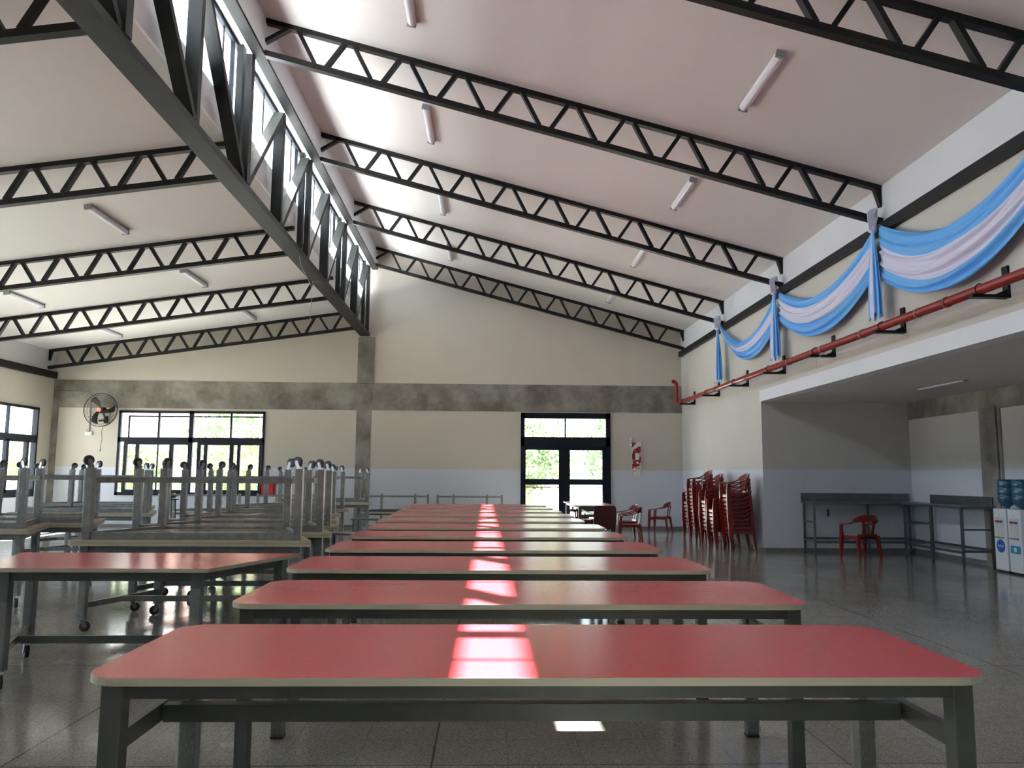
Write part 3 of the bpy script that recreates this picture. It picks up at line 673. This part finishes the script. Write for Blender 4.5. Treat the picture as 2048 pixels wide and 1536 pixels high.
for k, (y, w) in enumerate(((12.45, 'beside the third bracket from the right edge'), (9.6, 'between the two nearest brackets'))):
    tag(MB().tube([(PX + .07 * math.cos(a), y + .004 * a, PZ + .07 * math.sin(a)) for a in [j * .5 for j in range(13)]] + [(PX - .07, y + .12, PZ - .16), (PX - .02, y + .25, PZ - .28)], .004, 5).build('string', 'wire'), 'thin pale string tied round the red pipe ' + w, 'string')
# small hanging strip under the drape at far left of the band
# ------------------------------------------------------------------ drapery
def swag(label, ya, yb, up, lo, st=(.36, .70)):
    # ya far end, yb near end; up/lo = (far z, middle z, near z)
    def q(c, u): a, m, b = c; return a * (2 * u - 1) * (u - 1) + m * 4 * u * (1 - u) + b * u * (2 * u - 1)
    def fn(u, v):
        y = lerp(ya, yb, u); z = lerp(q(up, u), q(lo, u), v); g_ = min(u, 1 - u) * 2
        fold = .03 * math.sin(v * 34 + 2.2 * math.sin(u * 3.1)) + .022 * math.sin(v * 61 + 5 * u)
        return (5.50 + fold * (.45 + .55 * g_) - .10 * math.sin(PI * v) * g_, y, z + .012 * math.sin(v * 25 + 9 * u))
    t = MB(); nu, nv = 40, 46
    t.grid(fn, nu, nv, mfn=lambda i, j: 1 if st[0] < (j + .5) / nv < st[1] else 0)
    o = t.build('drape', ['blue', 'lilac']); m = o.modifiers.new('thick', 'SOLIDIFY'); m.thickness = .006
    return tag(o, label, 'drapery', 'swags of sky blue and white cloth')
swag('sky blue and white cloth swag at the right edge of the photo, nearest and largest', 10.78, 7.0, (5.05, 4.53, 5.2), (4.25, 3.78, 4.65), (.36, .78))
swag('sky blue and white cloth swag, middle one along the right wall', 14.68, 10.95, (4.98, 4.54, 5.02), (4.42, 3.86, 4.4), (.27, .67))
swag('sky blue and white cloth swag, farthest and smallest along the right wall', 18.5, 14.9, (5.05, 4.42, 5.0), (4.98, 4.0, 4.4), (.32, .64))
def tail(label, y, w):
    n_ = 48
    def fn(u, v):
        z = lerp(5.02, 3.75 + .05 * math.sin(v * 40), u); r = lerp(.025, w, min(1, u * 1.3) ** .7); a = 2 * PI * v
        f_ = 1 + .28 * math.sin(9 * a + 1.3) * min(1, u * 2)
        return (5.44 + .4 * r * math.sin(a) * f_, y + r * math.cos(a) * f_, z)
    t = thing('drape_tail', label, 'drapery', (5.44, y, 5.0), group='hanging cloth tails at the truss ends')
    mb = MB(); mb.grid(fn, 20, n_, mfn=lambda i, j: 1 if j % 16 in (3, 4, 5) else 0); P(t, mb, 'tail', ['blue', 'lilac'])
    mb = MB().lathe([(.02, -.05), (.06, -.02), (.065, .03), (.03, .06)], (5.44, y, 5.0), n=12); P(t, mb, 'knot', 'lilac')
    mb = MB().ribbon([(5.42, y - .04, 5.0), (5.38, y - .09, 5.22), (5.46, y - .03, 5.3), (5.5, y + .05, 5.2), (5.44, y + .03, 5.0)], .05, .008, side=(1, 0, 0)); P(t, mb, 'loop', 'lilac')
tail('sky blue cloth tail hanging from the nearest truss end above the red pipe', 10.87, .13)
tail('sky blue cloth tail hanging from the middle truss end', 14.8, .155)
tail('sky blue cloth tail hanging from the far truss end near the corner', 18.55, .16)

# ------------------------------------------------------------------ fan, conduit, extinguisher
fx, fy, fz = -10.77, 22.58, 3.24
fn_ = thing('wall_fan', 'black wire-cage wall fan mounted in the left corner beside the back window', 'fan', (fx, fy, fz))
mb = MB(); ring = lambda r, y, n=36: [(r * math.cos(2 * PI * k / n), y, r * math.sin(2 * PI * k / n)) for k in range(n + 1)]
for r, y in ((.46, .0), (.465, .03), (.40, -.05), (.34, -.065), (.27, -.075), (.20, -.08), (.13, -.085), (.40, .08), (.25, .1)): mb.tube(ring(r, y), .0035 if r < .45 else .008, 5)
for k in range(48):
    a = 2 * PI * k / 48; c_, s_ = math.cos(a), math.sin(a)
    mb.tube([(.07 * c_, -.09, .07 * s_), (.34 * c_, -.065, .34 * s_), (.46 * c_, 0, .46 * s_)], .0022, 4); mb.tube([(.46 * c_, 0, .46 * s_), (.25 * c_, .1, .25 * s_)], .0022, 4)
mb.build('cage', 'mesh', fn_)
for k in range(3):
    a0 = PI / 2 + .15 + k * 2 * PI / 3; mb = MB()
    def bl(u, v, a0=a0):
        r = lerp(.06, .40, u); a = a0 + (v - .5) * (.55 if u > .3 else .55) * (1.2 - .3 * u) + .5 * u; return (r * math.cos(a), .02 + .05 * (v - .5), r * math.sin(a))
    mb.grid(bl, 10, 5); b = mb.build('blade', 'black', fn_); b.modifiers.new('t', 'SOLIDIFY').thickness = .004
MB().lathe([(.055, -.10), (.06, -.088), (.06, -.08)], (0, 0, 0), 'y', 20).build('badge', mat('badge_orange', (.8, .25, .15), .4), fn_)
MB().lathe([(.05, .04), (.09, .06), (.10, .2), (.06, .25)], (0, 0, 0), 'y', 16).build('motor', 'black', fn_)
MB().bar((0, .15, 0), (0, .33, -.25), .04, .04).bar((0, .33, -.25), (0, .40, -.25), .09, .2).bar((-.07, .1, -.3), (-.02, .33, -.26), .03, .04).bar((.07, .1, -.3), (.02, .33, -.26), .03, .04).build('bracket', 'black', fn_)
MB().tube([(0, .2, -.45), (-.02, .2, -.62), (.005, .2, -.8), (-.03, .2, -1.0), (-.03, .2, -1.1)], .006, 5).tube([(-.03, .2, -1.1), (-.03, .2, -1.14)], .015, 6).build('pull_cord', 'mesh', fn_)
tag(MB().tube([(XL + .01, D - .02, 3.785), (-11.36, D - .02, 3.785), (-11.27, D - .02, 3.76), (-11.235, D - .02, 3.69), (-11.225, D - .02, 2.66)], .014, 8).build('conduit', 'cap'), 'thin grey conduit running from the left corner down behind the fan to a socket box', 'conduit')
tag(box('socket_box', 'signwhite', (-11.33, -11.14, D - .05, D, 2.56, 2.65)), 'small white socket box on the back wall below the fan', 'socket')
ex = thing('extinguisher_sign', 'red and white striped backing panel for the fire extinguisher right of the door', 'sign', (4.3, D - .01, 2.0))
X0, X1 = 4.165, 4.445; yb = D - .008
P(ex, MB().box(X0, X1, yb - .004, D, 1.50, 2.50), 'panel', 'signwhite')
st = MB(); fy_ = lambda p, t: (p[0], t, p[1])
for poly in ([(X0 + .015, 2.47), (X0 + .15, 2.47), (X0 + .015, 2.32)], [(X1 - .01, 2.36), (X1 - .01, 2.22), (X0 + .15, 2.02), (X0 + .015, 1.98), (X0 + .015, 2.14), (X0 + .2, 2.36)], [(X1 - .01, 2.08), (X1 - .01, 1.92), (X0 + .12, 1.74), (X0 + .05, 1.9)], [(X0 + .015, 1.86), (X0 + .14, 1.84), (X0 + .015, 1.69)]):
    st.prism(poly, fy_, yb - .008, yb - .004)
P(ex, st, 'stripes', 'signred')
P(ex, MB().box(X0 + .012, X1 - .012, yb - .006, yb - .004, 1.672, 1.678).box(X0 + .012, X1 - .012, yb - .006, yb - .004, 1.518, 1.523).box(X0 + .012, X0 + .018, yb - .006, yb - .004, 1.52, 1.675).box(X1 - .018, X1 - .012, yb - .006, yb - .004, 1.52, 1.675).box(X0 + .1, X1 - .03, yb - .006, yb - .004, 1.715, 1.73).box(X0 + .03, X0 + .15, yb - .006, yb - .004, 1.63, 1.642), 'notice_print', 'signred')
fe = thing('fire_extinguisher', 'small red fire extinguisher hanging on the striped panel right of the door', 'fire extinguisher', (4.30, D - .10, 1.80))
MB().lathe([(.07, 0), (.078, .015), (.078, .36), (.06, .41), (.025, .44), (.02, .47)], (0, 0, 0), n=20).build('cylinder', 'extred', fe)
MB().box(-.03, .03, -.02, .02, .46, .49).bar((-.02, 0, .49), (.07, 0, .53), .02, .012).build('valve', 'blk', fe)
MB().tube([(-.02, 0, .47), (-.08, -.01, .46), (-.105, -.01, .38), (-.10, -.01, .1), (-.085, -.01, .05)], .011, 8).build('hose', 'blk', fe)
MB().grid(lambda u, v: (.080 * math.sin(lerp(-.7, .95, u)), -.080 * math.cos(lerp(-.7, .95, u)), lerp(.17, .36, v)), 8, 1).grid(lambda u, v: (.080 * math.sin(lerp(-.3, .5, u)), -.080 * math.cos(lerp(-.3, .5, u)), lerp(.06, .12, v)), 5, 1).build('label_sheet', 'signwhite', fe)
t = thing('sign_plate', 'narrow white sign plate standing out edge-on beside the extinguisher panel', 'sign', (4.13, D, 2.55))
P(t, MB().box(4.125, 4.135, D - .22, D, 2.37, 2.60), 'plate', 'signwhite'); P(t, MB().box(4.123, 4.125, D - .18, D - .04, 2.42, 2.56), 'print', 'cap')

# red crate, white boxes, bowl
def crate(x, y, z, w, d, h, m, nm, label, cat):
    mb = MB(); mb.box(x, x + w, y, y + d, z, z + .02).box(x, x + w, y, y + .015, z, z + h).box(x, x + w, y + d - .015, y + d, z, z + h).box(x, x + .015, y, y + d, z, z + h).box(x + w - .015, x + w, y, y + d, z, z + h)
    mb.box(x - .02, x + w + .02, y - .02, y + .0, z + h - .03, z + h).box(x - .02, x + w + .02, y + d, y + d + .02, z + h - .03, z + h); return tag(mb.build(nm, m), label, cat)
crate(-6.27, 22.3, 0, .24, .3, .9, 'cool', 'bin', 'tall white bin under the red crate by the back window, left one', 'bin'); crate(-5.99, 22.3, 0, .24, .3, .9, 'cool', 'bin', 'tall white bin under the red crate by the back window, right one', 'bin')
crate(-6.18, 22.32, .9, .36, .26, .34, 'bin', 'crate', 'bright red plastic crate beside the back window', 'crate')
tag(MB().lathe([(.06, .0), (.14, .02), (.20, .09), (.205, .09), (.15, .03), (.05, .012)], (-6.6, 17.0, 0), n=28).build('bowl', 'chrome'), 'shiny steel bowl on a stand among the stacked tables below the back window', 'bowl')
bpy.data.objects['bowl'].location.z = .98
tt = thing('stool', 'grey steel stool under the shiny bowl', 'stool', (-6.6, 17.0, 0)); MB().tube([(0, 0, .95), (0, 0, .98)], .2, 20).build('seat', 'grey', tt)
for a in (.8, 2.4, 3.9, 5.5): MB().tube([(.15 * math.cos(a), .15 * math.sin(a), .95), (.2 * math.cos(a), .2 * math.sin(a), 0)], .014, 6).build('leg', 'grey', tt)
tag(MB().tube([(-3.5, 14.44, 6.49 - .9), (-3.45, 14.5, 5.3), (-3.3, 14.7, 5.0), (-3.28, 14.72, 4.75), (-3.3, 14.72, 4.5), (-3.3, 14.72, 4.3)], .006, 5).tube([(-3.5, 16.6, 5.5), (-3.38, 15.2, 5.2), (-3.28, 14.72, 4.95)], .004, 5).build('hanging_wire', 'wire'), 'thin wire hanging from the girder bottom chord', 'wire')

# scraps of film on the floor
for k, (x, y, w) in enumerate(((-1.35, 4.62, 'by the second table foot'), (-3.3, 6.6, 'beside a caster of the left table'))):
    mb = MB(); mb.grid(lambda u, v: (x + (u - .5) * .16 + .02 * math.sin(9 * v), y + (v - .5) * .12, .004 + .03 * abs(math.sin(5 * u + 3 * v + k))), 10, 8)
    tag(mb.build('film_scrap', 'film'), 'crumpled scrap of clear film on the floor ' + w, 'plastic film')

# ------------------------------------------------------------------ outside
struct(box('ground', 'grassy', (-60, 60, D + .25, 90, -.35, -.12))); struct(box('ground_side', 'grassy', (-60, XL - .2, -40, D + .25, -.35, -.12)))
struct(box('ground_near', 'grassy', (XL - .2, 60, -40, YF - .2, -.35, -.12)))
def tree(x, y, h, r, label, m='leaf', group=None, low=.25):
    t = thing('tree', label, 'tree', (x, y, -.12), group=group)
    MB().tube([(0, 0, 0), (.05, .03, h * .4), (-.05, 0, h * .8)], [.13, .1, .04], 8).build('trunk', 'bark', t)
    mb = MB()
    for k in range(1500):
        a = random.uniform(0, 2 * PI); cz = random.uniform(-1, 1); q = random.uniform(.35, 1) ** .5; s_ = math.sqrt(1 - cz * cz)
        lump = 1 + .22 * math.sin(4 * a + x) + .15 * math.sin(7 * cz + y)
        p = Vector((r * q * s_ * math.cos(a) * lump, r * q * s_ * math.sin(a) * lump, h * (low + (1 - low) * .5) + cz * q * h * (1 - low) * .5))
        d1 = Vector((random.uniform(-1, 1), random.uniform(-1, 1), random.uniform(-1, 1))).normalized(); d2 = d1.orthogonal().normalized(); s1 = random.uniform(.08, .17)
        n = len(mb.v); mb.v += [tuple(p - d1 * s1), tuple(p + d2 * s1 * .45), tuple(p + d1 * s1), tuple(p - d2 * s1 * .45)]; mb.quad([n, n + 1, n + 2, n + 3], 0)
    f_ = mb.build('foliage', m, t); f_['kind'] = 'stuff'
for k, (x, y, h, r, m, w) in enumerate(((-11.4, 36.5, 5.2, 2.0, 'leaf', 'behind the right half of the back window'), (-17.2, 32, 3.2, 1.6, 'leaf2', 'at the left of the back window'), (-9.4, 31.5, 2.9, 1.6, 'leaf2', 'low, in front of the taller tree in the back window'), (-13, 30, 2.6, 1.5, 'leaf2', 'low, in the middle of the back window'),
        (1.5, 30, 3.7, 1.35, 'leaf', 'behind the left door pane'), (5.1, 31.5, 4.3, 1.5, 'leaf', 'behind the right door pane'), (3.3, 36.5, 5.2, 1.6, 'leaf2', 'behind the door transom'),
        (-19.6, 25, 4.4, 2.2, 'leaf', 'outside the left wall window'), (-22.5, 30.5, 4.2, 2.2, 'leaf2', 'farther out, outside the left wall window'))):
    tree(x, y, h, r, 'leafy sunlit tree outdoors ' + w, m)
h1 = thing('house', 'white rendered house with two air conditioner boxes seen through the back window', 'building', (-24, 46, 0))
MB().box(-9, 4.6, 0, 8, -.12, 9).build('wall', 'house', h1)
for x, z in ((1.0, 5.6), (4.0 - .5, 5.1)):
    a = MB().box(x - .45, x + .45, -.4, 0, z - .35, z + .35).build('air_conditioner', 'ac', h1)
h2 = thing('house', 'low house with a brick-red tiled roof seen through the right part of the back window', 'building', (-13, 44, 0))
MB().box(-4, 6, 0, 8, -.12, 4.9).build('wall', 'house', h2)
MB().prism([(-4.6, 4.9), (6.6, 4.9), (6.6, 5.0), (-4.6, 5.0)], lambda p, t: (p[0], -.6 + t * 5, p[1] + t * 3.2), 0, 1).build('roof', 'tile', h2)
h3 = thing('house', 'distant house with a red brick gable seen through the door transom', 'building', (4, 60, 0)); MB().box(-2.2, .8, 0, 5, -.12, 6.0).build('wall', 'tile', h3)
# wire fence outside
t = thing('wire_fence', 'post and wire fence standing outside the back window and door', 'fence', (0, 26.3, 0))
for x in range(-16, 9, 3): MB().box(x - .03, x + .03, -.03, .03, -.12, 1.7).build('post', 'cap', t)
for z in (.5, .9, 1.3, 1.65): MB().tube([(-17, 0, z), (9, 0, z)], .006, 4).build('wire', 'cap', t)
